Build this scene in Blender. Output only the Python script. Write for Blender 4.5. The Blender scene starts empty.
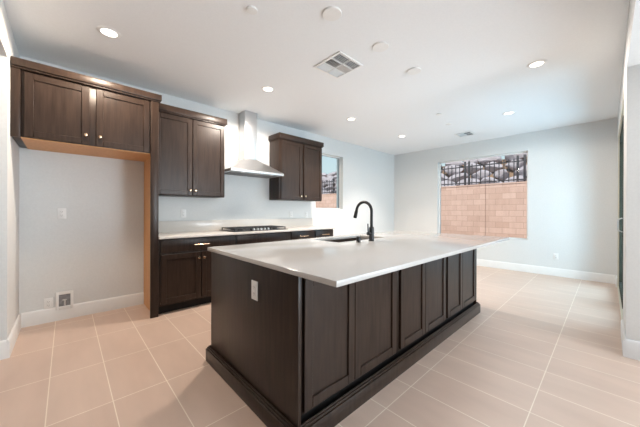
import bpy, bmesh, math, random
from mathutils import Vector, Matrix, noise

S = bpy.context.scene
COL = S.collection
random.seed(11)

# ------------------------------------------------------------------ camera
cam_data = bpy.data.cameras.new('camera')
cam = bpy.data.objects.new('camera', cam_data)
COL.objects.link(cam)
yaw, pitch, roll = math.radians(46.8414), math.radians(-0.0671), math.radians(0.1916)
F = Vector((math.cos(yaw), math.sin(yaw), 0)); R = Vector((math.sin(yaw), -math.cos(yaw), 0)); U = Vector((0, 0, 1))
F, U = F*math.cos(pitch) + U*math.sin(pitch), U*math.cos(pitch) - F*math.sin(pitch)
R, U = R*math.cos(roll) + U*math.sin(roll), U*math.cos(roll) - R*math.sin(roll)
M = Matrix((R, U, -F)).transposed().to_4x4()
M.translation = Vector((0, 0, 1.213))
cam.matrix_world = M
cam_data.sensor_width = 36
cam_data.lens = 270.11/640*36
cam_data.shift_y = -2.0/640
cam_data.clip_start = 0.02
S.camera = cam

# ------------------------------------------------------------------ world, sun, daylight, exposure
S.view_settings.view_transform = 'Standard'
S.view_settings.look = 'None'
S.view_settings.gamma = 1
S.view_settings.use_curve_mapping = False
S.view_settings.exposure = 1.05

world = bpy.data.worlds.new('sky'); S.world = world
world.use_nodes = True
wn = world.node_tree.nodes; wl = world.node_tree.links
wn.clear()
w_out = wn.new('ShaderNodeOutputWorld'); w_bg = wn.new('ShaderNodeBackground')
w_tc = wn.new('ShaderNodeTexCoord'); w_sep = wn.new('ShaderNodeSeparateXYZ'); w_rmp = wn.new('ShaderNodeValToRGB')
w_rmp.color_ramp.elements[0].position = 0.0; w_rmp.color_ramp.elements[0].color = (0.80, 0.93, 0.92, 1)
w_rmp.color_ramp.elements[1].position = 0.55; w_rmp.color_ramp.elements[1].color = (0.36, 0.62, 0.90, 1)
wl.new(w_tc.outputs['Generated'], w_sep.inputs[0]); wl.new(w_sep.outputs['Z'], w_rmp.inputs[0])
wl.new(w_rmp.outputs[0], w_bg.inputs[0]); wl.new(w_bg.outputs[0], w_out.inputs[0])
w_bg.inputs[1].default_value = 0.48

def light(name, kind, loc, to, energy, color, size=None, size_y=None, **kw):
    d = bpy.data.lights.new(name, kind); d.energy = energy; d.color = color
    if kind == 'AREA':
        d.shape = 'RECTANGLE'; d.size = size; d.size_y = size_y
    for k, v in kw.items(): setattr(d, k, v)
    o = bpy.data.objects.new(name, d); COL.objects.link(o)
    o.location = loc
    o.rotation_euler = (Vector(to) - Vector(loc)).to_track_quat('-Z', 'Y').to_euler()
    return o

light('sun', 'SUN', (-12, 0, 16), (0, 0, 0), 2.05, (1.0, 0.95, 0.88), angle=0.01)
# fill lamps added at invented great room windows, then daylight by the sliding door
light('fill_great_room', 'AREA', (2.75, -4.38, 1.35), (2.6, 0, 2.2), 52, (0.92, 0.96, 1.0), 0.85, 2.1)
light('fill_great_room_side', 'AREA', (3.38, -2.8, 1.30), (1.2, -1.3, 4.0), 105, (0.72, 0.87, 1.0), 2.6, 2.2)
light('daylight_sliding_door', 'AREA', (5.35, -0.75, 1.25), (4.8, 3, 2.3), 46, (0.44, 0.75, 1.0), 2.3, 2.2)

# ------------------------------------------------------------------ materials
def mat(name, color, rough=0.5, metal=0.0, spec=0.5, coat=0.0):
    m = bpy.data.materials.new(name); m.use_nodes = True
    b = m.node_tree.nodes['Principled BSDF']
    b.inputs['Base Color'].default_value = (*color, 1)
    b.inputs['Roughness'].default_value = rough
    b.inputs['Metallic'].default_value = metal
    b.inputs['Specular IOR Level'].default_value = spec
    b.inputs['Coat Weight'].default_value = coat
    return m

def noise_mix(m, c1, c2, scale=(1, 1, 1), nscale=5.0, detail=4.0, lo=0.3, hi=0.7, bump=0.0):
    nt = m.node_tree; n = nt.nodes; l = nt.links; b = n['Principled BSDF']
    tc = n.new('ShaderNodeTexCoord'); mp = n.new('ShaderNodeMapping'); mp.inputs['Scale'].default_value = scale
    nz = n.new('ShaderNodeTexNoise'); nz.inputs['Scale'].default_value = nscale; nz.inputs['Detail'].default_value = detail
    rp = n.new('ShaderNodeValToRGB')
    rp.color_ramp.elements[0].position = lo; rp.color_ramp.elements[0].color = (*c1, 1)
    rp.color_ramp.elements[1].position = hi; rp.color_ramp.elements[1].color = (*c2, 1)
    l.new(tc.outputs['Object'], mp.inputs[0]); l.new(mp.outputs[0], nz.inputs[0])
    l.new(nz.outputs[0], rp.inputs[0]); l.new(rp.outputs[0], b.inputs['Base Color'])
    if bump:
        bp = n.new('ShaderNodeBump'); bp.inputs['Strength'].default_value = bump; bp.inputs['Distance'].default_value = 0.002
        l.new(nz.outputs[0], bp.inputs['Height']); l.new(bp.outputs[0], b.inputs['Normal'])
    return m

WALL = noise_mix(mat('wall_paint', (0.72, 0.70, 0.68), 0.85, spec=0.2), (0.70, 0.71, 0.705), (0.73, 0.74, 0.735), nscale=60, bump=0.15)
GREIGE = noise_mix(mat('greige_bounce_paint', (0.36, 0.30, 0.25), 0.85, spec=0.2), (0.35, 0.29, 0.24), (0.38, 0.32, 0.27), nscale=60, bump=0.15)  # unseen walls made darker to dim and warm the bounced light
CEIL = noise_mix(mat('ceiling_paint', (0.8, 0.8, 0.8), 0.9, spec=0.1), (0.83, 0.85, 0.865), (0.855, 0.875, 0.89), nscale=70, bump=0.15)
TRIM = noise_mix(mat('white_trim_paint', (0.82, 0.82, 0.81), 0.45), (0.81, 0.81, 0.80), (0.84, 0.84, 0.83), nscale=9)
CAB = noise_mix(mat('espresso_wood', (0.05, 0.04, 0.035), 0.33, spec=0.26), (0.023, 0.0138, 0.0099), (0.046, 0.0282, 0.0201), scale=(14, 14, 1.2), nscale=3.0, detail=6, bump=0.05)
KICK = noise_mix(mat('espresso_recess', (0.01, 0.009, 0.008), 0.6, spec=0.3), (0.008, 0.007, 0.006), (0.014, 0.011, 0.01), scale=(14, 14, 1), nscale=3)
MAPLE = noise_mix(mat('maple_veneer', (0.62, 0.36, 0.17), 0.5), (0.60, 0.29, 0.11), (0.70, 0.37, 0.16), scale=(12, 12, 1.2), nscale=3)
QUARTZ = noise_mix(mat('white_quartz', (0.80, 0.79, 0.77), 0.12, spec=0.34), (0.57, 0.55, 0.53), (0.595, 0.575, 0.555), nscale=300, detail=2)
QUARTZ_LIT = noise_mix(mat('white_quartz_lit', (0.7, 0.68, 0.64), 0.15, spec=0.30), (0.68, 0.645, 0.60), (0.71, 0.675, 0.63), nscale=300, detail=2)  # same stone as the island top, with brighter light put into the colour
STEEL = noise_mix(mat('brushed_steel', (0.62, 0.62, 0.62), 0.42, metal=1.0), (0.62, 0.62, 0.62), (0.70, 0.70, 0.70), scale=(1, 1, 60), nscale=4)
SINKST = noise_mix(mat('sink_steel', (0.5, 0.5, 0.5), 0.5, metal=1.0), (0.56, 0.54, 0.52), (0.64, 0.62, 0.60), scale=(40, 2, 2), nscale=4)
BLACK = noise_mix(mat('matte_black_metal', (0.012, 0.012, 0.013), 0.38), (0.011, 0.011, 0.012), (0.016, 0.016, 0.017), nscale=30)
IRON = noise_mix(mat('cast_iron', (0.02, 0.02, 0.022), 0.55), (0.018, 0.018, 0.02), (0.03, 0.03, 0.032), nscale=60)
BRASS = noise_mix(mat('champagne_brass', (0.75, 0.52, 0.34), 0.25, metal=1.0), (0.72, 0.49, 0.32), (0.80, 0.58, 0.40), nscale=20)
PLASTIC = noise_mix(mat('white_plastic', (0.82, 0.82, 0.81), 0.35), (0.81, 0.81, 0.80), (0.84, 0.84, 0.83), nscale=20)
DARKHOLE = mat('dark_recess', (0.03, 0.03, 0.032), 0.7)
DUCT = mat('grey_duct', (0.09, 0.09, 0.095), 0.7)
SASH = noise_mix(mat('olive_bronze_vinyl', (0.05, 0.055, 0.045), 0.8, spec=0.1), (0.045, 0.05, 0.04), (0.06, 0.065, 0.05), nscale=10)
GREYBOX = noise_mix(mat('grey_box_inside', (0.25, 0.25, 0.26), 0.6), (0.2, 0.2, 0.21), (0.32, 0.32, 0.33), nscale=30)
GREYVINYL = noise_mix(mat('grey_window_spacer', (0.22, 0.23, 0.24), 0.5), (0.2, 0.21, 0.22), (0.25, 0.26, 0.27), nscale=10)
CREAM = noise_mix(mat('almond_vinyl', (0.66, 0.64, 0.54), 0.45), (0.64, 0.62, 0.52), (0.69, 0.67, 0.57), nscale=10)
FENCEM = noise_mix(mat('dark_iron_fence', (0.05, 0.04, 0.045), 0.5), (0.045, 0.038, 0.042), (0.065, 0.055, 0.06), nscale=10)
ROCK = noise_mix(mat('boulder_stone', (0.5, 0.45, 0.44), 0.9, spec=0.1), (0.36, 0.30, 0.31), (0.60, 0.53, 0.56), nscale=1.6, detail=8, bump=0.6)
SOIL = noise_mix(mat('shaded_desert_soil', (0.5, 0.36, 0.26), 0.95, spec=0.05), (0.10, 0.08, 0.075), (0.40, 0.26, 0.17), nscale=1.2, detail=8)  # soil with the shade of the gaps between boulders put into its dark tone
GROUND = noise_mix(mat('yard_concrete', (0.5, 0.45, 0.4), 0.9), (0.46, 0.41, 0.36), (0.54, 0.49, 0.44), nscale=4)
LEAF = noise_mix(mat('dark_leaf', (0.04, 0.06, 0.03), 0.6), (0.03, 0.045, 0.025), (0.07, 0.09, 0.05), nscale=8)

def emis(name, color, strength):
    m = bpy.data.materials.new(name); m.use_nodes = True
    b = m.node_tree.nodes['Principled BSDF']
    b.inputs['Base Color'].default_value = (0.9, 0.9, 0.88, 1)
    b.inputs['Emission Color'].default_value = (*color, 1); b.inputs['Emission Strength'].default_value = strength
    return m
LENS = emis('lit_lamp_lens', (1.0, 0.90, 0.78), 2.2)

def glass_mat():
    m = bpy.data.materials.new('window_glass'); m.use_nodes = True
    n = m.node_tree.nodes; l = m.node_tree.links; n.clear()
    o = n.new('ShaderNodeOutputMaterial'); mx = n.new('ShaderNodeMixShader'); t = n.new('ShaderNodeBsdfTransparent')
    g = n.new('ShaderNodeBsdfGlossy'); g.inputs['Roughness'].default_value = 0.0; fr = n.new('ShaderNodeFresnel'); fr.inputs[0].default_value = 1.12
    t.inputs[0].default_value = (0.95, 0.97, 0.96, 1)
    l.new(fr.outputs[0], mx.inputs[0]); l.new(t.outputs[0], mx.inputs[1]); l.new(g.outputs[0], mx.inputs[2]); l.new(mx.outputs[0], o.inputs[0])
    return m
GLASS = glass_mat()

def brick_mat(name, bw, rh, mortar, c1, c2, cm, off, rough, plane, origin, bump=0.3, cloud=None, spec=0.5):
    """procedural coursing in object space; plane gives the two axes the courses run in"""
    m = bpy.data.materials.new(name); m.use_nodes = True
    n = m.node_tree.nodes; l = m.node_tree.links; b = n['Principled BSDF']
    tc = n.new('ShaderNodeTexCoord'); sp = n.new('ShaderNodeSeparateXYZ'); cb = n.new('ShaderNodeCombineXYZ')
    l.new(tc.outputs['Object'], sp.inputs[0])
    for k, ax in enumerate(plane):
        a = n.new('ShaderNodeMath'); a.operation = 'SUBTRACT'; a.inputs[1].default_value = origin[k]
        l.new(sp.outputs[ax], a.inputs[0]); l.new(a.outputs[0], cb.inputs[k])
    bk = n.new('ShaderNodeTexBrick')
    bk.offset = off; bk.offset_frequency = 2; bk.squash = 1.0
    bk.inputs['Scale'].default_value = 1.0; bk.inputs['Mortar Size'].default_value = mortar; bk.inputs['Mortar Smooth'].default_value = 0.1
    bk.inputs['Brick Width'].default_value = bw; bk.inputs['Row Height'].default_value = rh; bk.inputs['Bias'].default_value = 0
    bk.inputs['Color1'].default_value = (*c1, 1); bk.inputs['Color2'].default_value = (*c2, 1); bk.inputs['Mortar'].default_value = (*cm, 1)
    l.new(cb.outputs[0], bk.inputs[0])
    nz = n.new('ShaderNodeTexNoise'); nz.inputs['Scale'].default_value = 3.0 if cloud is None else cloud; nz.inputs['Detail'].default_value = 6
    mpp = n.new('ShaderNodeMapping'); mpp.inputs['Scale'].default_value = (2.5, 0.6, 1)
    l.new(cb.outputs[0], mpp.inputs[0]); l.new(mpp.outputs[0], nz.inputs[0])
    rp = n.new('ShaderNodeValToRGB'); rp.color_ramp.elements[0].position = 0.3; rp.color_ramp.elements[0].color = (0.93, 0.925, 0.92, 1)
    rp.color_ramp.elements[1].position = 0.7; rp.color_ramp.elements[1].color = (1.03, 1.03, 1.03, 1)
    l.new(nz.outputs[0], rp.inputs[0])
    mx = n.new('ShaderNodeMix'); mx.data_type = 'RGBA'; mx.blend_type = 'MULTIPLY'; mx.inputs[0].default_value = 1
    l.new(bk.outputs[0], mx.inputs[6]); l.new(rp.outputs[0], mx.inputs[7]); l.new(mx.outputs[2], b.inputs['Base Color'])
    rg = n.new('ShaderNodeMapRange'); rg.inputs['To Min'].default_value = rough; rg.inputs['To Max'].default_value = 0.95
    l.new(bk.outputs['Fac'], rg.inputs['Value']); l.new(rg.outputs[0], b.inputs['Roughness'])
    b.inputs['Specular IOR Level'].default_value = spec
    bp = n.new('ShaderNodeBump'); bp.inputs['Strength'].default_value = bump; bp.inputs['Distance'].default_value = 0.003; bp.invert = True
    l.new(bk.outputs['Fac'], bp.inputs['Height']); l.new(bp.outputs[0], b.inputs['Normal'])
    return m
TILE = brick_mat('floor_tile', 0.3048, 0.6096, 0.0028, (0.645, 0.475, 0.38), (0.675, 0.505, 0.406), (0.90, 0.79, 0.67), 0.0, 0.40, ('X', 'Y'), (-0.0868 - 0.3048*40, 0.3212 - 0.6096*40), bump=0.25, spec=1.0)
BLOCK = brick_mat('tan_block', 0.40, 0.20, 0.006, (0.57, 0.37, 0.30), (0.66, 0.44, 0.37), (0.44, 0.29, 0.23), 0.5, 0.95, ('Y', 'Z'), (-40.0, -4.0), bump=0.4, spec=0.1)

# ------------------------------------------------------------------ mesh helpers
class MB:
    """collects shapes in world space; build() links them as ONE mesh object"""
    def __init__(self): self.bm = bmesh.new()
    def box(self, x0, x1, y0, y1, z0, z1, bev=0.0, seg=2):
        t = bmesh.new()
        bmesh.ops.create_cube(t, size=1)
        for v in t.verts:
            v.co = Vector((x0 + (v.co.x + .5)*(x1 - x0), y0 + (v.co.y + .5)*(y1 - y0), z0 + (v.co.z + .5)*(z1 - z0)))
        if bev: bmesh.ops.bevel(t, geom=t.edges[:], offset=bev, segments=seg, affect='EDGES', profile=0.5)
        return self._merge(t)
    def _merge(self, t):
        me = bpy.data.meshes.new('tmp'); t.to_mesh(me); t.free(); self.bm.from_mesh(me); bpy.data.meshes.remove(me); return self
    def prism(self, pts, d, cap=True):
        """closed outline pts (3D) pushed along vector d"""
        t = bmesh.new(); a = [t.verts.new(p) for p in pts]; b = [t.verts.new(Vector(p) + Vector(d)) for p in pts]; n = len(pts)
        for i in range(n): t.faces.new((a[i], a[(i+1) % n], b[(i+1) % n], b[i]))
        if cap: t.faces.new(a[::-1]); t.faces.new(b)
        bmesh.ops.recalc_face_normals(t, faces=t.faces[:])
        return self._merge(t)
    def hexa(self, lo, hi):
        """frustum between two quads"""
        t = bmesh.new(); a = [t.verts.new(p) for p in lo]; b = [t.verts.new(p) for p in hi]
        for i in range(4): t.faces.new((a[i], a[(i+1) % 4], b[(i+1) % 4], b[i]))
        t.faces.new(a[::-1]); t.faces.new(b)
        bmesh.ops.recalc_face_normals(t, faces=t.faces[:])
        return self._merge(t)
    def lathe(self, c, prof, axis='Z', n=28):
        """prof = [(radius, height)] along axis from centre c"""
        t = bmesh.new(); rings = []
        for r, h in prof:
            ring = []
            for k in range(n):
                a = 2*math.pi*k/n; p = (r*math.cos(a), r*math.sin(a), h)
                if axis == 'X': p = (h, p[0], p[1])
                elif axis == 'Y': p = (p[0], h, p[1])
                ring.append(t.verts.new(Vector(p) + Vector(c)))
            rings.append(ring)
        for a, b in zip(rings, rings[1:]):
            for k in range(n): t.faces.new((a[k], a[(k+1) % n], b[(k+1) % n], b[k]))
        t.faces.new(rings[0][::-1]); t.faces.new(rings[-1])
        bmesh.ops.remove_doubles(t, verts=t.verts[:], dist=1e-6)
        bmesh.ops.recalc_face_normals(t, faces=t.faces[:])
        for f in t.faces: f.smooth = True
        return self._merge(t)
    def tube(self, pts, r, n=16):
        t = bmesh.new(); rings = []; pts = [Vector(p) for p in pts]; up = None
        for i, p in enumerate(pts):
            d = (pts[min(i+1, len(pts)-1)] - pts[max(i-1, 0)]).normalized()
            if up is None: up = d.orthogonal().normalized()
            up = (up - d*up.dot(d)).normalized(); s = d.cross(up)
            rr = r[i] if isinstance(r, (list, tuple)) else r
            rings.append([t.verts.new(p + rr*(math.cos(2*math.pi*k/n)*up + math.sin(2*math.pi*k/n)*s)) for k in range(n)])
        for a, b in zip(rings, rings[1:]):
            for k in range(n):
                f = t.faces.new((a[k], a[(k+1) % n], b[(k+1) % n], b[k])); f.smooth = True
        t.faces.new(rings[0][::-1]); t.faces.new(rings[-1])
        bmesh.ops.recalc_face_normals(t, faces=t.faces[:])
        return self._merge(t)
    def ring_slab(self, x0, x1, y0, y1, hx0, hx1, hy0, hy1, z0, z1, bev=0.003):
        """slab with a rectangular hole"""
        t = bmesh.new()
        def q(a, b, c, d, z): return [t.verts.new((a, c, z)), t.verts.new((b, c, z)), t.verts.new((b, d, z)), t.verts.new((a, d, z))]
        ot, it, ob, ib = q(x0, x1, y0, y1, z1), q(hx0, hx1, hy0, hy1, z1), q(x0, x1, y0, y1, z0), q(hx0, hx1, hy0, hy1, z0)
        for i in range(4):
            j = (i+1) % 4
            t.faces.new((ot[i], ot[j], it[j], it[i])); t.faces.new((ob[j], ob[i], ib[i], ib[j]))
            t.faces.new((ob[i], ob[j], ot[j], ot[i])); t.faces.new((it[i], it[j], ib[j], ib[i]))
        bmesh.ops.recalc_face_normals(t, faces=t.faces[:])
        if bev:
            ed = [e for e in t.edges if len(e.link_faces) == 2 and e.link_faces[0].normal.angle(e.link_faces[1].normal) > 0.5]
            bmesh.ops.bevel(t, geom=ed, offset=bev, segments=2, affect='EDGES', profile=0.5)
        return self._merge(t)
    def build(self, name, m, parent=None, auto=True):
        off = parent_world(parent) if parent else Vector((0, 0, 0))
        for v in self.bm.verts: v.co -= off
        me = bpy.data.meshes.new(name); self.bm.to_mesh(me); self.bm.free(); me.set_sharp_from_angle(angle=0.7)
        me.materials.append(m)
        o = bpy.data.objects.new(name, me); COL.objects.link(o)
        if parent: o.parent = parent
        return o

def parent_world(p):
    v = Vector((0, 0, 0))
    while p is not None: v += p.location; p = p.parent
    return v

def tag(o, label=None, cat=None, group=None, kind=None):
    if label: o['label'] = label
    if cat: o['category'] = cat
    if group: o['group'] = group
    if kind: o['kind'] = kind
    return o

def thing(name, loc, label, cat, group=None, kind=None):
    o = bpy.data.objects.new(name, None); COL.objects.link(o); o.location = loc
    o.empty_display_size = 0.1
    return tag(o, label, cat, group, kind)

def dup(o, parent=None):
    c = o.copy(); COL.objects.link(c); c.parent = parent
    for ch in list(o.children): dup(ch, c)
    return c

def recentre(o):
    """put a single-mesh thing's origin at the middle of its base"""
    cs = [v.co for v in o.data.vertices]
    c = Vector(((min(v.x for v in cs)+max(v.x for v in cs))/2, (min(v.y for v in cs)+max(v.y for v in cs))/2, min(v.z for v in cs)))
    for v in o.data.vertices: v.co -= c
    o.location = c
    return o

def struct(name, mb, m, parent=None):
    o = mb.build(name, m, parent)
    if not parent: o['kind'] = 'structure'
    return o

# ------------------------------------------------------------------ the room
XB, YK, YR, H, XL = 6.763, 4.143, -0.105, 2.805, -0.356
XP = 3.43            # where the right wall ends and the great room opens
HD = 2.43            # underside of the headers
X0, Y0 = -4.0, -4.5  # far corner of the house behind the camera

struct('floor', MB().box(X0-.2, XB+.2, Y0-.2, YK+.2, -0.12, 0.0), TILE)
struct('ceiling', MB().box(X0-.2, XB+.2, Y0-.2, YK+.2, H, H+0.2), CEIL)

# kitchen wall with window 1
W1 = (3.76, 4.60, 1.262, 2.445)
b = MB()
b.box(X0-.2, W1[0], YK, YK+.2, 0, H).box(W1[1], XB+.2, YK, YK+.2, 0, H)
b.box(W1[0], W1[1], YK, YK+.2, 0, W1[2]).box(W1[0], W1[1], YK, YK+.2, W1[3], H)
struct('wall_left', b, WALL)
# back wall with window 2
W2 = (1.105, 2.915, 0.645, 2.447)
b = MB()
b.box(XB, XB+.2, YR-.2, W2[0], 0, H).box(XB, XB+.2, W2[1], YK, 0, H)
b.box(XB, XB+.2, W2[0], W2[1], 0, W2[2]).box(XB, XB+.2, W2[0], W2[1], W2[3], H)
struct('wall_back', b, WALL)
# right wall: solid end by the great room, sliding door opening, header over the wide opening
D1 = (4.05, 6.46, 2.447)
b = MB()
b.box(XP, D1[0], YR-.2, YR, 0, H).box(D1[1], XB, YR-.2, YR, 0, H).box(D1[0], D1[1], YR-.2, YR, D1[2], H)
b.box(1.6, XP, YR-.2, YR, HD, H)
struct('wall_right', b, WALL)
# short wall by the refrigerator bay and the header running on from it
b = MB()
b.box(XL-.13, XL, 3.375, YK, 0, H).box(XL-.13, XL, 1.6, 3.375, HD+.04, H)
struct('wall_alcove', b, WALL)
# rest of the house behind the camera
b = MB(); b.box(X0-.2, X0, Y0-.2, YK, 0, H)
struct('wall_hall', b, GREIGE)
b = MB(); b.box(XP, XP+.2, Y0, -4.15, 0, H).box(XP, XP+.2, -1.45, YR-.2, 0, H).box(XP, XP+.2, -4.15, -1.45, 0, .1).box(XP, XP+.2, -4.15, -1.45, 2.45, H)
struct('wall_great_room_side', b, WALL)
b = MB()
b.box(X0, -1.2, Y0-.2, Y0, 0, H).box(3.2, XP+.2, Y0-.2, Y0, 0, H).box(-1.2, 3.2, Y0-.2, Y0, 0, .25).box(-1.2, 3.2, Y0-.2, Y0, 2.45, H)
struct('wall_great_room', b, GREIGE)

# baseboards
BH, BT = 0.150, 0.016
def base_profile(b, p0, p1, nrm):
    p0 = Vector(p0); d = Vector(p1) - p0; n = Vector(nrm)
    pr = [(0, 0), (BT, 0), (BT, BH-.02), (BT*.7, BH-.008), (BT*.35, BH), (0, BH)]
    b.prism([p0 + n*a + Vector((0, 0, z)) for a, z in pr], d)
b = MB(); base_profile(b, (XL+BT, YK, 0), (0.733, YK, 0), (0, -1, 0)); base_profile(b, (3.68, YK, 0), (XB, YK, 0), (0, -1, 0))
struct('baseboard_left', b, TRIM)
b = MB(); base_profile(b, (XB, YR+BT, 0), (XB, YK-BT, 0), (-1, 0, 0)); struct('baseboard_back', b, TRIM)
b = MB(); base_profile(b, (XP-BT, YR, 0), (D1[0]-.02, YR, 0), (0, 1, 0)); base_profile(b, (D1[1]+.02, YR, 0), (XB, YR, 0), (0, 1, 0))
base_profile(b, (XP, YR, 0), (XP, -1.45, 0), (-1, 0, 0)); struct('baseboard_right', b, TRIM)
b = MB(); base_profile(b, (XL, 3.375-BT, 0), (XL, YK, 0), (1, 0, 0)); base_profile(b, (XL-.13, 3.375, 0), (XL, 3.375, 0), (0, -1, 0))
struct('baseboard_alcove', b, TRIM)

# windows
def window(name, axis, a0, a1, z0, z1, face, depth, sign):
    """frame set back in the reveal; axis is the wall's running axis"""
    w = thing(name, ((a0+a1)/2, face, z0) if axis == 'X' else (face, (a0+a1)/2, z0), None, None, kind='structure')
    fw, ft = 0.022, 0.05
    p0, p1 = face + sign*(depth - ft), face + sign*depth
    def bx(b, u0, u1, v0, v1, q0, q1):
        q0, q1 = min(q0, q1), max(q0, q1)
        b.box(*((u0, u1, q0, q1) if axis == 'X' else (q0, q1, u0, u1)), v0, v1, 0.002)
    b = MB()
    bx(b, a0, a0+fw, z0, z1, p0, p1); bx(b, a1-fw, a1, z0, z1, p0, p1); bx(b, a0+fw, a1-fw, z0, z0+fw, p0, p1); bx(b, a0+fw, a1-fw, z1-fw, z1, p0, p1)
    b.build('window_frame', TRIM, w)
    g = 0.007
    b = MB(); q0, q1 = face + sign*(depth-.036), face + sign*(depth-.012)
    for (u0, u1, v0, v1) in ((a0+fw, a0+fw+g, z0+fw, z1-fw), (a1-fw-g, a1-fw, z0+fw, z1-fw), (a0+fw, a1-fw, z0+fw, z0+fw+g*.5), (a0+fw, a1-fw, z1-fw-g*.5, z1-fw)): bx(b, u0, u1, v0, v1, q0, q1)
    b.build('glazing_gasket', GREYVINYL if axis == 'X' else TRIM, w)
    b = MB(); bx(b, a0+fw, a1-fw, z0+fw, z1-fw, face + sign*(depth-.026), face + sign*(depth-.022)); b.build('window_pane', GLASS, w)
    return w
window('window_1', 'X', W1[0], W1[1], W1[2], W1[3], YK, 0.13, 1)
window('window_2', 'Y', W2[0], W2[1], W2[2], W2[3], XB, 0.12, 1)
window('added_window_3', 'X', -1.2, 3.2, .25, 2.45, Y0, 0.15, -1)  # invented unseen window, an opening for the added fill lamp

window('added_window_4', 'Y', -4.15, -1.45, .1, 2.45, XP, 0.15, 1)  # second invented window out of view, placed for the side fill lamp

# sliding patio door
d = thing('door_1', ((D1[0]+D1[1])/2, YR, 0), None, None, kind='structure')
b = MB(); y0, y1 = YR-.17, YR-.001
b.box(D1[0], D1[0]+.05, y0, y1, 0, D1[2], .003).box(D1[1]-.05, D1[1], y0, y1, 0, D1[2], .003).box(D1[0]+.05, D1[1]-.05, y0, y1, D1[2]-.05, D1[2], .003).box(D1[0]+.05, D1[1]-.05, y0, y1, 0, .03, .003)
b.build('door_frame', CREAM, d)
xm = (D1[0]+D1[1])/2
for (xa, xb_, yy) in ((D1[0]+.05, xm+.04, YR-.100), (xm-.30, D1[1]-.05, YR-.052)):
    b = MB(); s = .09; z0, z1 = .032, D1[2]-.052
    b.box(xa, xa+s, yy, yy+.035, z0, z1, .003).box(xb_-s, xb_, yy, yy+.035, z0, z1, .003).box(xa+s, xb_-s, yy, yy+.035, z0, z0+.09, .003).box(xa+s, xb_-s, yy, yy+.035, z1-s, z1, .003)
    sash = b.build('door_panel', SASH, d)
    b = MB(); b.box(xa+s, xb_-s, yy+.004, yy+.009, z0+.09, z1-s); b.build('glass_pane', GLASS, sash)
    if yy > YR-.06:
        b = MB(); b.tube([(xa+.03, yy+.035, .97), (xa+.03, yy+.075, .99), (xa+.03, yy+.075, 1.12), (xa+.03, yy+.035, 1.14)], .008); b.build('door_handle', STEEL, sash)

# ------------------------------------------------------------------ outside
struct('ground', MB().box(-12, 22, -14, 26, -0.32, -0.14), GROUND)
GX = 11.0
def block_run(y0, y1):
    b = MB(); b.box(GX, GX+.2, y0, y1, -.14, 2.16, .006); b.box(GX-.015, GX+.215, y0, y1, 2.16, 2.215, .006); return b
b1 = recentre(block_run(-6.0, 3.02).build('block_wall', BLOCK))
tag(b1, 'tan block garden wall run right of the joint seen through the wide window', 'wall')
b2 = recentre(block_run(3.03, 17.0).build('block_wall', BLOCK))
tag(b2, 'tan block garden wall run left of the joint, continuing past the small window', 'wall')

# fence standing on the block wall
fx0, fz0, fz1 = GX+.10, 2.215, 3.02
fr = thing('iron_fence', (fx0, 5.0, fz0), 'dark iron picket fence on top of the tan block wall outside', 'fence')
posts = [-1.2, -1.0, 1.90, 2.09, 3.60, 3.74, 6.1, 8.5, 10.35, 10.75, 12.6, 15.0]
for y in posts:
    tall = 3.12 if y in (1.90, 2.09, 3.60, 3.74) else 3.08
    b = MB(); b.box(fx0-.03, fx0+.03, y-.03, y+.03, fz0, tall, .004); b.build('post', FENCEM, fr)
for z in (2.30, 2.92):
    b = MB(); b.box(fx0-.018, fx0+.018, -2.5, 15.3, z-.018, z+.018); b.build('rail', FENCEM, fr)
ys = [0.6 + .145*k for k in range(98)]
for y in ys:
    if any(abs(y-p) < .05 for p in posts): continue
    b = MB(); b.box(fx0-.013, fx0+.013, y-.013, y+.013, fz0+.03, fz1); b.build('picket', FENCEM, fr)

# rocky slope
b = MB(); b.prism([(11.55, -6, -.14), (17.5, -6, -.14), (17.5, -6, 3.9), (14.6, -6, 3.62), (11.9, -6, 1.3), (11.55, -6, .5)], (0, 24, 0))
struct('hillside', b, SOIL)
rock_meshes = []
for k in range(6):
    t = bmesh.new(); bmesh.ops.create_icosphere(t, subdivisions=3, radius=0.5)
    dirs = [Vector((random.uniform(-1, 1), random.uniform(-1, 1), random.uniform(-1, 1))).normalized() for _ in range(9)]
    offs = [random.uniform(.27, .38) for _ in dirs]
    for v in t.verts:
        p = v.co.copy()
        for dd, of in zip(dirs, offs):
            e = p.dot(dd) - of
            if e > 0: p -= dd*e*.9
        p += p.normalized()*noise.noise(p*3 + Vector((k*7, 0, 0)))*.04
        v.co = p
    for f in t.faces: f.smooth = False
    me = bpy.data.meshes.new('boulder'); t.to_mesh(me); t.free(); me.materials.append(ROCK); rock_meshes.append(me)
for r in range(7):
    y = -.4 + (r % 2)*.35
    while y < 15.0:
        w = random.uniform(.62, 1.0)
        o = bpy.data.objects.new('boulder', random.choice(rock_meshes)); COL.objects.link(o)
        o.scale = (random.uniform(.62, .72), w*1.08, random.uniform(.52, .62))
        o.rotation_euler = (random.uniform(-.2, .2), random.uniform(-.25, .25), random.uniform(-.15, .15))
        o.location = (11.95 + r*.47 + random.uniform(-.02, .02), y + w/2, 1.62 + r*.395 + random.uniform(-.03, .03))
        tag(o, 'pale grey pink boulder in the rock pile behind the iron fence outside', 'boulder', 'boulders piled on the slope outside')
        y += w*1.0
sb = MB()
for k in range(260):
    c = Vector((random.gauss(8.2, .35), random.gauss(-.75, .16), random.uniform(.0, 2.3)))
    a = Vector((random.uniform(-1, 1), random.uniform(-1, 1), random.uniform(-.6, 1))).normalized()*.11; s_ = a.orthogonal().normalized()*.035
    sb.prism([c-a, c+s_, c+a, c-s_], a.cross(s_).normalized()*.003)
sb.tube([(8.2, -.75, -.14), (8.22, -.74, 1.0), (8.2, -.75, 1.9)], [.04, .03, .01], 8)
tag(recentre(sb.build('garden_shrub', LEAF)), 'dark green shrub just outside the sliding patio door', 'shrub')

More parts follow.
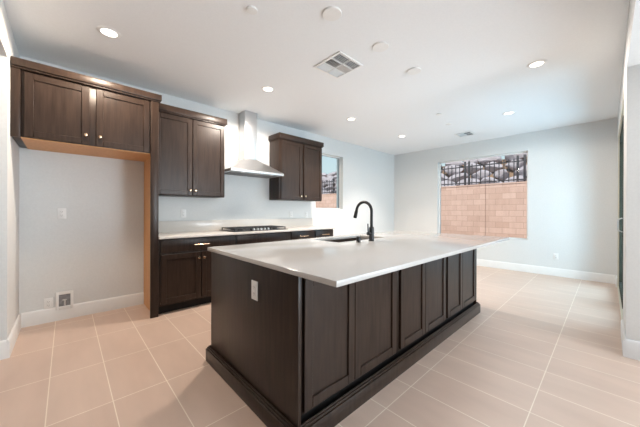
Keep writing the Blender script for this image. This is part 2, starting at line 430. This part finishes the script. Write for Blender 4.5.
# ------------------------------------------------------------------ cabinets
DT = 0.020
def door_mesh(x0, x1, z0, z1, yf, sgn=1, st=.058, rec=.011):
    """shaker front in the XZ plane; yf is the front face, sgn=+1 when the back lies at larger y"""
    b = MB()
    def bx(a0, a1, c0, c1, f0, f1, bev=.0028):
        q0, q1 = yf + sgn*f0, yf + sgn*f1
        b.box(a0, a1, min(q0, q1), max(q0, q1), c0, c1, bev, 1)
    bx(x0, x0+st, z0, z1, 0, DT); bx(x1-st, x1, z0, z1, 0, DT)
    bx(x0+st, x1-st, z0, z0+st, 0, DT); bx(x0+st, x1-st, z1-st, z1, 0, DT)
    bx(x0+st-.002, x1-st+.002, z0+st-.002, z1-st+.002, rec, DT-.002, 0)
    return b
def slab_front(x0, x1, z0, z1, yf, sgn=1):
    b = MB(); q = yf + sgn*DT; b.box(x0, x1, min(yf, q), max(yf, q), z0, z1, .002, 2); return b
def knob(parent, x, y, z):
    b = MB(); b.lathe((x, y, z), [(.006, 0), (.0055, -.012), (.0145, -.016), (.016, -.022), (.013, -.027), (.004, -.029)], 'Y', 20)
    k = b.build('knob', BRASS, parent); k['label'] = 'small round champagne brass knob'; return k
def pull(parent, x0, x1, y, z):
    b = MB(); b.tube([(x0, y-.028, z), (x1, y-.028, z)], .0058, 12)
    for x in (x0+.02, x1-.02): b.tube([(x, y, z), (x, y-.028, z)], .005, 10)
    k = b.build('pull_handle', BRASS, parent); k['label'] = 'slim champagne brass bar pull'; return k
def crown(parent, x0, x1, y0, y1, z0, z1, left=True, right=True):
    """flat stepped crown moulding around the top"""
    b = MB(); e = .024
    b.box(x0-(e if left else 0), x1+(e if right else 0), y0-e, y1, z0+.012, z1, .003)
    b.box(x0-(.010 if left else 0), x1+(.010 if right else 0), y0-.010, y1, z0-.004, z0+.012, .002)
    return b.build('crown_molding', CAB, parent)

# over-refrigerator cabinet
c = thing('refrigerator_cabinet', (.17, 3.82, 1.85), 'wide dark wall cabinet with two doors above the empty refrigerator bay', 'cabinet')
b = MB(); b.box(XL+.002, .685, 3.53, YK-.002, 1.858, 2.45, .001).box(.685, .739, 3.533, YK-.002, 1.858, 2.45); b.build('body', CAB, c)
b = MB(); b.box(XL+.06, .732, 3.536, YK-.002, 1.850, 1.858); o = b.build('bottom_panel', MAPLE, c); o['label'] = 'pale maple underside'
b = MB(); b.box(XL+.002, XL+.058, 3.512, 3.53, 1.850, 2.45, .001); b.build('filler_strip', CAB, c)
o = door_mesh(-.275, .162, 1.862, 2.432, 3.51).build('door', CAB, c); knob(o, .134, 3.51, 1.952)
o = door_mesh(.214, .674, 1.862, 2.432, 3.51).build('door', CAB, c); knob(o, .244, 3.51, 1.952)
crown(c, XL+.004, .766, 3.51, YK-.002, 2.452, 2.53, left=False)
# tall end panel
p = thing('refrigerator_end_panel', (.727, 3.82, 0), 'full height dark end panel between the refrigerator bay and the counter run', 'cabinet panel')
b = MB(); b.box(.740, .766, 3.532, YK-.002, 0, 2.45, .001); b.build('panel', CAB, p)
b = MB(); b.box(.686, .766, 3.51, 3.531, 0, 2.45, .003); b.build('front_stile', CAB, p)
b = MB(); b.box(.734, .740, 3.532, YK-.002, 0.001, 1.852, 0); o = b.build('inner_veneer', MAPLE, p); o['label'] = 'pale maple veneer facing the refrigerator bay'

# wall cabinets
def wall_cabinet(x0, x1, label, lf, xm0, xm1, cl=True):
    c = thing('wall_cabinet', ((x0+x1)/2, 3.98, 1.405), label, 'cabinet', 'two door wall cabinets beside the range hood')
    b = MB(); b.box(x0, x1, 3.832, YK-.002, 1.407, 2.45, .002); b.build('body', CAB, c)
    o = door_mesh(lf, xm0, 1.420, 2.436, 3.81).build('door', CAB, c); knob(o, xm0-.030, 3.81, 1.485)
    o = door_mesh(xm1, x1-.006, 1.420, 2.436, 3.81).build('door', CAB, c); knob(o, xm1+.030, 3.81, 1.485)
    crown(c, x0, x1, 3.816, YK-.002, 2.452, 2.545, left=cl)
    return c
wall_cabinet(.768, 1.678, 'dark two door wall cabinet left of the steel range hood', .79, 1.228, 1.236, cl=False)
wall_cabinet(2.640, 3.628, 'dark two door wall cabinet right of the steel range hood, by the small window', 2.665, 3.128, 3.172)

# base cabinets along the kitchen wall
YF = 3.512
def base_cabinet(x0, x1, label, fronts, doors):
    c = thing('base_cabinet', ((x0+x1)/2, 3.85, 0), label, 'cabinet', 'base cabinets under the kitchen wall counter')
    b = MB(); b.box(x0, x1, YF+DT+.001, YK-.02, .105, .884, .001); b.build('body', CAB, c)
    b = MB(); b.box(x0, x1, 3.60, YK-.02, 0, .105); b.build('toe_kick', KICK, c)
    for (a, e, z0, z1, h) in fronts:
        o = slab_front(a, e, z0, z1, YF).build('drawer', CAB, c)
        if h: pull(o, (a+e)/2-.092, (a+e)/2+.092, YF, (z0+z1)/2)
    for (a, e, kx) in doors:
        o = door_mesh(a, e, .128, .700, YF).build('door', CAB, c)
        if kx is not None: knob(o, kx, YF, .625)
    return c
base_cabinet(.768, 1.708, 'dark base cabinet with one wide drawer over two doors, beside the tall end panel', [(.790, 1.692, .722, .866, True)], [(.790, 1.238, 1.210), (1.246, 1.692, 1.274)])
base_cabinet(1.710, 2.650, 'dark base cabinet with plain top front under the gas cooktop', [(1.722, 2.634, .722, .866, False)], [(1.722, 2.174, 2.145), (2.182, 2.634, 2.211)])
base_cabinet(2.652, 3.165, 'narrow dark drawer base right of the cooktop, second from the counter end', [(2.670, 3.148, .722, .866, True), (2.670, 3.148, .430, .706, True), (2.670, 3.148, .128, .414, True)], [])
base_cabinet(3.167, 3.650, 'narrow dark drawer base at the far counter end near the small window', [(3.190, 3.636, .722, .866, True), (3.190, 3.636, .430, .706, True), (3.190, 3.636, .128, .414, True)], [])

# kitchen counter and backsplash
c = thing('kitchen_worktop', (2.2, 3.82, .886), 'white quartz worktop with low backsplash along the kitchen wall', 'countertop')
b = MB(); b.box(.768, 3.665, 3.483, YK-.002, .886, .914, .003); b.build('slab', QUARTZ_LIT, c)
b = MB(); b.box(.768, 3.665, YK-.022, YK-.002, .9142, 1.070, .002); b.build('backsplash', QUARTZ_LIT, c)

# gas cooktop
CX0, CX1, CY0, CY1 = 1.700, 2.640, 3.575, 4.065
c = thing('gas_cooktop', ((CX0+CX1)/2, (CY0+CY1)/2, .914), 'five burner gas cooktop with black grates set on the white wall counter', 'cooktop')
b = MB(); b.box(CX0, CX1, CY0, CY1, .9145, .926, .004); b.build('base_plate', BLACK, c)
gw = (CX1-CX0-.04)/3
for k in range(3):
    g0 = CX0+.02 + k*gw + .004; g1 = g0 + gw - .008; ya, yb = CY0+(.035 if k != 1 else .115), CY1-.03
    b = MB(); zt0, zt1 = .948, .962
    for x in (g0, g1-.012): b.box(x, x+.012, ya, yb, zt0, zt1, .002)
    for y in (ya, yb-.012): b.box(g0, g1, y, y+.012, zt0, zt1, .002)
    xm = (g0+g1)/2
    b.box(xm-.005, xm+.005, ya, yb, zt0+.001, zt1, .001)
    for y in ([ya+(yb-ya)*.27, (ya+yb)/2, ya+(yb-ya)*.73] if k != 1 else [ya+(yb-ya)*.35, ya+(yb-ya)*.65]): b.box(g0, g1, y-.005, y+.005, zt0+.001, zt1, .001)
    for x in (g0, g1-.014):
        for y in (ya, yb-.014): b.box(x, x+.014, y, y+.014, .926, zt0, .001)
    b.build('grate', IRON, c)
    for y in ([ya+.10, yb-.10] if k != 1 else [(ya+yb)/2]):
        b = MB(); r = .05 if k == 1 else .036
        b.lathe((xm, y, .926), [(r*1.25, 0), (r*1.25, .006), (r, .008), (r, .014), (r*.75, .018), (.001, .018)], 'Z', 24); b.build('burner', IRON, c)
for k in range(5):
    x = (CX0+CX1)/2 + (k-2)*.062
    b = MB(); b.lathe((x, CY0+.050, .926), [(.022, 0), (.022, .004), (.018, .006), (.016, .026), (.013, .028), (.001, .028)], 'Z', 20)
    o = b.build('control_knob', STEEL, c); o['label'] = 'brushed steel control knob'

# range hood
HX0, HX1, HY = 1.698, 2.612, 3.655
c = thing('range_hood', (2.155, 3.9, 1.79), 'stainless steel chimney range hood with pyramid canopy above the cooktop', 'range hood')
b = MB(); cx0, cx1, cy0 = 2.048, 2.262, 3.920
b.hexa([(HX0, HY, 1.826), (HX1, HY, 1.826), (HX1, YK-.002, 1.826), (HX0, YK-.002, 1.826)], [(cx0, cy0, 2.045), (cx1, cy0, 2.045), (cx1, YK-.002, 2.045), (cx0, YK-.002, 2.045)])
b.build('canopy', STEEL, c)
b = MB(); b.box(HX0, HX1, HY, YK-.002, 1.790, 1.826, .003); b.build('rim', STEEL, c)
b = MB(); b.box(cx0, cx1, cy0, YK-.002, 2.045, H-.001, .003); b.build('chimney', STEEL, c)
b = MB(); b.box(cx0-.005, cx1+.005, cy0-.005, YK-.002, 2.043, 2.062, .002); b.build('chimney_collar', STEEL, c)
for x0_ in (HX0+.06, 2.165):
    b = MB(); b.box(x0_, x0_+.385, HY+.11, YK-.06, 1.783, 1.790, .002)
    for q in range(9): b.box(x0_+.02+q*.04, x0_+.035+q*.04, HY+.13, YK-.08, 1.780, 1.784)
    b.build('grease_filter', GREYVINYL, c)
for x in (1.905, 2.405):
    b = MB(); b.lathe((x, HY+.055, 1.790), [(.032, 0), (.032, -.006), (.024, -.008), (.001, -.008)], 'Z', 20); o = b.build('hood_lamp', PLASTIC, c); o['label'] = 'round white lamp lens'
b = MB()
for q in range(4): b.lathe((2.095+q*.04, HY, 1.808), [(.006, 0), (.006, -.003), (.001, -.003)], 'Y', 12)
b.build('button_strip', BLACK, c)

# ------------------------------------------------------------------ island
IX0, IX1, IY0, IY1 = .842, 3.785, .793, 2.248
SX0, SX1, SY0, SY1 = 1.900, 2.715, 1.766, 2.150
b = MB(); b.ring_slab(IX0, IX1, IY0, IY1, SX0, SX1, SY0, SY1, .886, .914, .003)
tag(recentre(b.build('island_worktop', QUARTZ)), 'long white quartz worktop on the kitchen island', 'countertop')

PF = 1.085     # front face of the seating side doors
def island_cabinet(x0, x1, label, doors, rear=False, sink=False):
    y0, y1 = (PF+DT+.001, 1.655) if not rear else (1.657, 2.170-DT-.001)
    c = thing('island_cabinet', ((x0+x1)/2, (y0+y1)/2, 0), label, 'cabinet', 'cabinets that make up the island')
    if sink:
        b = MB(); b.box(x0, x1, y0, y1, .13, .60, .001).box(x0, x0+.02, y0, y1, .60, .884).box(x1-.02, x1, y0, y1, .60, .884).box(x0+.02, x1-.02, y1-.006, y1, .60, .884)
    else:
        b = MB(); b.box(x0, x1, y0, y1, .13, .884, .001)
    b.build('body', CAB, c)
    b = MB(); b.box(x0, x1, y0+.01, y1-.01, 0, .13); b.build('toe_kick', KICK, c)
    for (a, e) in doors:
        door_mesh(a, e, .150, .868, PF if not rear else 2.170, 1 if not rear else -1).build('door', CAB, c)
    return c
island_cabinet(.872, 1.842, 'dark island cabinet with two shaker doors nearest the camera under the worktop overhang', [(.912, 1.322), (1.326, 1.812)])
island_cabinet(1.844, 2.740, 'middle dark island cabinet with two shaker doors under the worktop overhang', [(1.876, 2.281), (2.285, 2.718)])
island_cabinet(2.742, 3.600, 'dark island cabinet with two shaker doors at the far end near the wide window', [(2.766, 3.156), (3.160, 3.592)])
island_cabinet(.872, 1.842, 'dark island cabinet facing the kitchen wall, left of the sink', [(.90, 1.35), (1.358, 1.815)], rear=True)
island_cabinet(1.844, 2.740, 'dark island sink cabinet facing the kitchen wall below the basin', [(1.87, 2.287), (2.295, 2.715)], rear=True, sink=True)
island_cabinet(2.742, 3.600, 'dark island cabinet facing the kitchen wall, right of the sink', [(2.77, 3.166), (3.174, 3.58)], rear=True)
b = MB(); b.box(.848, .870, 1.062, 2.182, .10, .884, .003)
tag(recentre(b.build('island_end_panel', CAB)), 'plain dark end panel of the island with the white outlet', 'cabinet panel')
b = MB(); b.box(3.602, 3.618, 1.085, 2.168, .10, .884, .003)
tag(recentre(b.build('island_end_panel', CAB)), 'plain dark end panel of the island at the end by the wide window', 'cabinet panel')
t = thing('island_base_molding', (2.2, 1.64, 0), 'dark base molding wrapping the foot of the island at floor level', 'molding')
ox0, ox1, oy0, oy1 = .822, 3.640, 1.048, 2.226
def skirt(b, e, z0, z1, th):
    b.ring_slab(ox0+e, ox1-e, oy0+e, oy1-e, ox0+e+th, ox1-e-th, oy0+e+th, oy1-e-th, z0, z1, .003)
b = MB(); skirt(b, 0, 0, .098, .022); b.build('skirting_board', CAB, t)
b = MB(); skirt(b, .008, .098, .112, .016); skirt(b, .016, .112, .122, .008); b.build('cap_bead', CAB, t)

# sink
s = thing('kitchen_sink', ((SX0+SX1)/2, (SY0+SY1)/2, .66), 'undermount stainless steel sink basin sunk in the island worktop', 'sink')
e = .006; zb = .670
b = MB()
b.box(SX0-e-.01, SX0-e+.002, SY0-e-.01, SY1+e+.01, zb, .885).box(SX1+e-.002, SX1+e+.01, SY0-e-.01, SY1+e+.01, zb, .885)
b.box(SX0-e, SX1+e, SY0-e-.01, SY0-e+.002, zb, .885).box(SX0-e, SX1+e, SY1+e-.002, SY1+e+.01, zb, .885)
b.box(SX0-e-.01, SX1+e+.01, SY0-e-.01, SY1+e+.01, zb-.01, zb)
b.build('basin', SINKST, s)
b = MB(); b.lathe(((SX0+SX1)/2, (SY0+SY1)/2+.05, zb), [(.055, 0), (.055, .003), (.04, .004), (.035, .001), (.001, .001)], 'Z', 24); b.build('drain', STEEL, s)

# faucet
fx, fy, fz = 2.255, 1.640, .914
f = thing('kitchen_faucet', (fx, fy, fz), 'tall matte black gooseneck pull down faucet behind the island sink', 'faucet')
b = MB(); b.lathe((fx, fy, fz), [(.030, 0), (.030, .006), (.0255, .010), (.0255, .125), (.022, .140), (.0135, .150), (.001, .150)], 'Z', 24); b.build('body', BLACK, f)
zc = 1.212; rr = .097
pts = [(fx, fy, fz+.14), (fx, fy, zc)] + [(fx, fy + rr - rr*math.cos(a), zc + rr*math.sin(a)) for a in [math.pi*k/18 for k in range(1, 18)]]
b = MB(); b.tube(pts, .0148, 18); b.build('spout', BLACK, f)
p1 = Vector(pts[-1]); dv = (Vector(pts[-1]) - Vector(pts[-2])).normalized()
b = MB(); b.tube([p1, p1+dv*.012, p1+dv*.02, p1+dv*.085, p1+dv*.09], [.0145, .0165, .0175, .0195, .016], 18); b.build('spray_head', BLACK, f)
b = MB(); b.tube([(fx-.02, fy+.004, fz+.075), (fx-.052, fy+.008, fz+.075)], .017, 16); b.tube([(fx-.045, fy+.007, fz+.078), (fx-.048, fy+.010, fz+.175)], [.0075, .006], 12); b.build('lever_handle', BLACK, f)
# air switch / soap cap
b = MB(); b.lathe((2.058, 1.650, .914), [(.023, 0), (.023, .004), (.0195, .007), (.0195, .052), (.017, .056), (.001, .056)], 'Z', 22)
tag(recentre(b.build('sink_button', BLACK)), 'short black cylindrical cap on the island worktop left of the faucet', 'dispenser')

# ------------------------------------------------------------------ outlets and small wall fittings
def outlet_proto(loc, label, kind='outlet'):
    """wall plate in the XZ plane facing -Y, origin at its middle"""
    o = thing('wall_outlet', loc, label, 'outlet', 'white electrical wall plates')
    L = Vector(loc)
    b = MB(); b.box(L.x-.036, L.x+.036, L.y-.006, L.y, L.z-.0585, L.z+.0585, .0025); b.build('cover_plate', PLASTIC, o)
    b = MB()
    b.box(L.x-.017, L.x+.017, L.y-.0085, L.y-.005, L.z-.034, L.z+.034, .0015); fc = b.build('receptacle', PLASTIC, o)
    b = MB()
    for dz in (-.019, .019):
        b.box(L.x-.0075, L.x-.0055, L.y-.0089, L.y-.008, L.z+dz-.003, L.z+dz+.006); b.box(L.x+.0055, L.x+.0075, L.y-.0089, L.y-.008, L.z+dz-.003, L.z+dz+.006)
        b.lathe((L.x, L.y-.0082, L.z+dz-.009), [(.0022, 0), (.0022, -.0007)], 'Y', 8)
    b.build('slots', DARKHOLE, fc)
    return o
proto = outlet_proto((-.040, YK-.001, 1.178), 'white outlet plate at mid height on the refrigerator bay wall')
def outlet(loc, rz, label):
    o = dup(proto); o.location = loc; o.rotation_euler = (0, 0, rz); o['label'] = label; return o
outlet((-.142, YK-.001, .204), 0, 'white outlet plate low on the refrigerator bay wall beside the water box')
outlet((1.213, YK-.001, 1.172), 0, 'white outlet plate on the kitchen wall above the counter left of the cooktop')
outlet((3.126, YK-.001, 1.150), 0, 'white outlet plate under the right wall cabinet, the one nearer the cooktop')
outlet((3.508, YK-.001, 1.140), 0, 'white outlet plate under the right wall cabinet, the one nearer the small window')
outlet((XB-.001, .672, .372), -math.pi/2, 'white outlet plate low on the back wall right of the wide window')
outlet((.847, 1.486, .725), -math.pi/2, 'white outlet plate on the dark end panel of the island')

w = thing('water_supply_box', (-.015, YK, .15), 'white recessed ice maker water box low on the refrigerator bay wall', 'utility box')
b = MB(); x0, x1, z0, z1 = -.086, .056, .118, .312
b.box(x0, x0+.024, YK-.024, YK-.001, z0, z1, .002).box(x1-.024, x1, YK-.024, YK-.001, z0, z1, .002).box(x0+.024, x1-.024, YK-.024, YK-.001, z0, z0+.03, .002).box(x0+.024, x1-.024, YK-.024, YK-.001, z1-.03, z1, .002)
b.build('frame', PLASTIC, w)
b = MB(); b.box(x0+.024, x1-.024, YK-.004, YK-.001, z0+.03, z1-.03); b.build('box_back', GREYBOX, w)
b = MB(); b.tube([(-.015, YK-.012, z0+.035), (-.015, YK-.012, .215)], .009, 12); b.tube([(-.032, YK-.013, .218), (.002, YK-.013, .218)], .006, 10); o = b.build('valve', STEEL, w)

# ------------------------------------------------------------------ ceiling fittings
def downlight(x, y, label, power, first=None):
    if first is None:
        t = thing('recessed_downlight', (x, y, H), label, 'ceiling light', 'lit recessed downlights in the ceiling')
        b = MB(); n = 36
        prof = [(.058, -.002), (.063, -.008), (.082, -.006), (.088, -.001), (.088, -.0002), (.058, -.0002)]
        tb = bmesh.new(); rings = [[tb.verts.new((x + r*math.cos(2*math.pi*k/n), y + r*math.sin(2*math.pi*k/n), H+h)) for k in range(n)] for r, h in prof]
        for a, c_ in zip(rings, rings[1:] + rings[:1]):
            for k in range(n): tb.faces.new((a[k], a[(k+1) % n], c_[(k+1) % n], c_[k]))
        bmesh.ops.recalc_face_normals(tb, faces=tb.faces[:])
        b._merge(tb); b.build('trim_ring', PLASTIC, t)
        b = MB(); b.lathe((x, y, H), [(.0595, -.0004), (.0595, -.003), (.001, -.0045)], 'Z', 36); b.build('lens', LENS, t)
    else:
        t = dup(first); t.location = (x, y, H); t['label'] = label
    d_ = bpy.data.lights.new('downlight_bulb', 'SPOT'); d_.energy = power; d_.color = (1.0, 0.83, 0.66); d_.spot_size = math.radians(176); d_.spot_blend = 0.2; d_.shadow_soft_size = .08
    lo = bpy.data.objects.new('downlight_bulb', d_); COL.objects.link(lo); lo.parent = t; lo.location = (0, 0, -.095)
    return t
CANW = 38
dl = downlight(.274, 3.055, 'lit recessed downlight above the refrigerator cabinet, largest in the photo', CANW*0.95)
bare = list(dl.children)
downs = [(1.913, 3.04, 1.5, 'lit recessed downlight in front of the range hood'),
         (3.575, 3.03, 2.1, 'lit recessed downlight in the kitchen row, third from the refrigerator bay'),
         (5.165, 2.98, 1.6, 'lit recessed downlight near the far corner of the kitchen wall and back wall'),
         (3.686, .53, 0.4, 'lit recessed downlight nearest the right wall, the big one at upper right'),
         (5.195, 1.10, 0.3, 'lit recessed downlight above the floor in front of the wide window')]
def bare_dup(src):
    c = src.copy(); COL.objects.link(c)
    for ch in src.children:
        if ch.type == 'MESH': k = ch.copy(); COL.objects.link(k); k.parent = c
    return c
for (x, y, pw, lab) in downs:
    t = bare_dup(dl); t.location = (x, y, H); t['label'] = lab
    src = [ch for ch in dl.children if ch.type == 'LIGHT'][0]
    k = src.copy(); k.data = src.data.copy(); k.data.energy = CANW*pw; k.data.color = (1.0, 0.88, 0.77); COL.objects.link(k); k.parent = t
    if x in (3.575, 5.165): k.data.spot_size = math.radians(108); k.data.spot_blend = 0.6   # cone narrowed to keep lamp reflections off the island worktop

def disc(name, x, y, r, h, label, cat, group, m=PLASTIC):
    b = MB(); b.lathe((x, y, H-.0003), [(r, 0), (r, -h*.75), (r*.97, -h), (.001, -h)], 'Z', 36)
    o = b.build(name, m)
    for v in o.data.vertices: v.co -= Vector((x, y, H))
    o.location = (x, y, H)
    return tag(o, label, cat, group)
g1 = 'round blank cover plates over the island'
disc('ceiling_cover_plate', 1.552, 1.522, .076, .013, 'round white blank cover plate over the island, largest and nearest', 'cover plate', g1)
disc('ceiling_cover_plate', 2.204, 1.505, .076, .013, 'round white blank cover plate over the island, middle of the three', 'cover plate', g1)
disc('ceiling_cover_plate', 2.858, 1.504, .076, .013, 'round white blank cover plate over the island, farthest of the three', 'cover plate', g1)
g2 = 'small round sprinkler caps in the ceiling'
disc('sprinkler_cap', 1.065, 1.93, .042, .012, 'small round sprinkler cap on the ceiling near the refrigerator bay', 'sprinkler cap', g2)
disc('sprinkler_cap', 4.428, 1.892, .042, .010, 'small round sprinkler cap on the far ceiling, nearer of the two before the small vent', 'sprinkler cap', g2)
disc('sprinkler_cap', 5.064, 1.982, .042, .010, 'small round sprinkler cap on the far ceiling right before the small vent', 'sprinkler cap', g2)

def vent(x0, x1, y0, y1, label, rows, cols):
    t = thing('ceiling_vent', ((x0+x1)/2, (y0+y1)/2, H), label, 'vent')
    b = MB(); fw = .026; z0, z1 = H-.012, H-.0004
    b.box(x0, x1, y0, y0+fw, z0, z1, .003).box(x0, x1, y1-fw, y1, z0, z1, .003).box(x0, x0+fw, y0+fw, y1-fw, z0, z1, .003).box(x1-fw, x1, y0+fw, y1-fw, z0, z1, .003)
    b.build('frame', PLASTIC, t)
    b = MB(); b.box(x0+fw, x1-fw, y0+fw, y1-fw, H-.002, H-.0004); b.build('duct_opening', DUCT, t)
    ix0, ix1, iy0, iy1 = x0+fw, x1-fw, y0+fw, y1-fw
    b = MB()
    for r in range(1, rows): xx = ix0+(ix1-ix0)*r/rows; b.box(xx-.005, xx+.005, iy0, iy1, z0, H-.002)
    for c_ in range(1, cols): yy = iy0+(iy1-iy0)*c_/cols; b.box(ix0, ix1, yy-.005, yy+.005, z0, H-.002)
    b.build('divider_bars', PLASTIC, t)
    for r in range(rows):
        for c_ in range(cols):
            a0 = ix0+(ix1-ix0)*r/rows+.005; a1 = ix0+(ix1-ix0)*(r+1)/rows-.005
            b0 = iy0+(iy1-iy0)*c_/cols+.005; b1_ = iy0+(iy1-iy0)*(c_+1)/cols-.005
            n = 5 if c_ == 0 else 7; zl, zh = H-.0112, H-.003
            for q in range(n):
                b = MB()
                if c_ == cols-1 or (c_ == 0):
                    p = (b1_-b0)/n; m0 = b0+p*(q+.1)
                    lo, hi = (m0+p*.2, m0) if c_ == cols-1 else (m0, m0+p*.2)
                    b.prism([(a0, lo, zl), (a0, hi, zh), (a0, hi+.003, zh), (a0, lo+.003, zl)], (a1-a0, 0, 0))
                else:
                    p = (a1-a0)/n; m0 = a0+p*(q+.1)
                    lo, hi = (m0, m0+p*.15) if r == 0 else (m0+p*.3, m0)
                    b.prism([(lo, b0, zl), (hi, b0, zh), (hi+.003, b0, zh), (lo+.003, b0, zl)], (0, b1_-b0, 0))
                b.build('slat', PLASTIC, t)
    return t
vent(1.972, 2.352, 1.822, 2.220, 'large square white ceiling vent with slatted quadrants over the island', 2, 3)
vent(5.795, 6.110, 1.860, 2.165, 'small square white ceiling vent far back near the wide window', 2, 2)
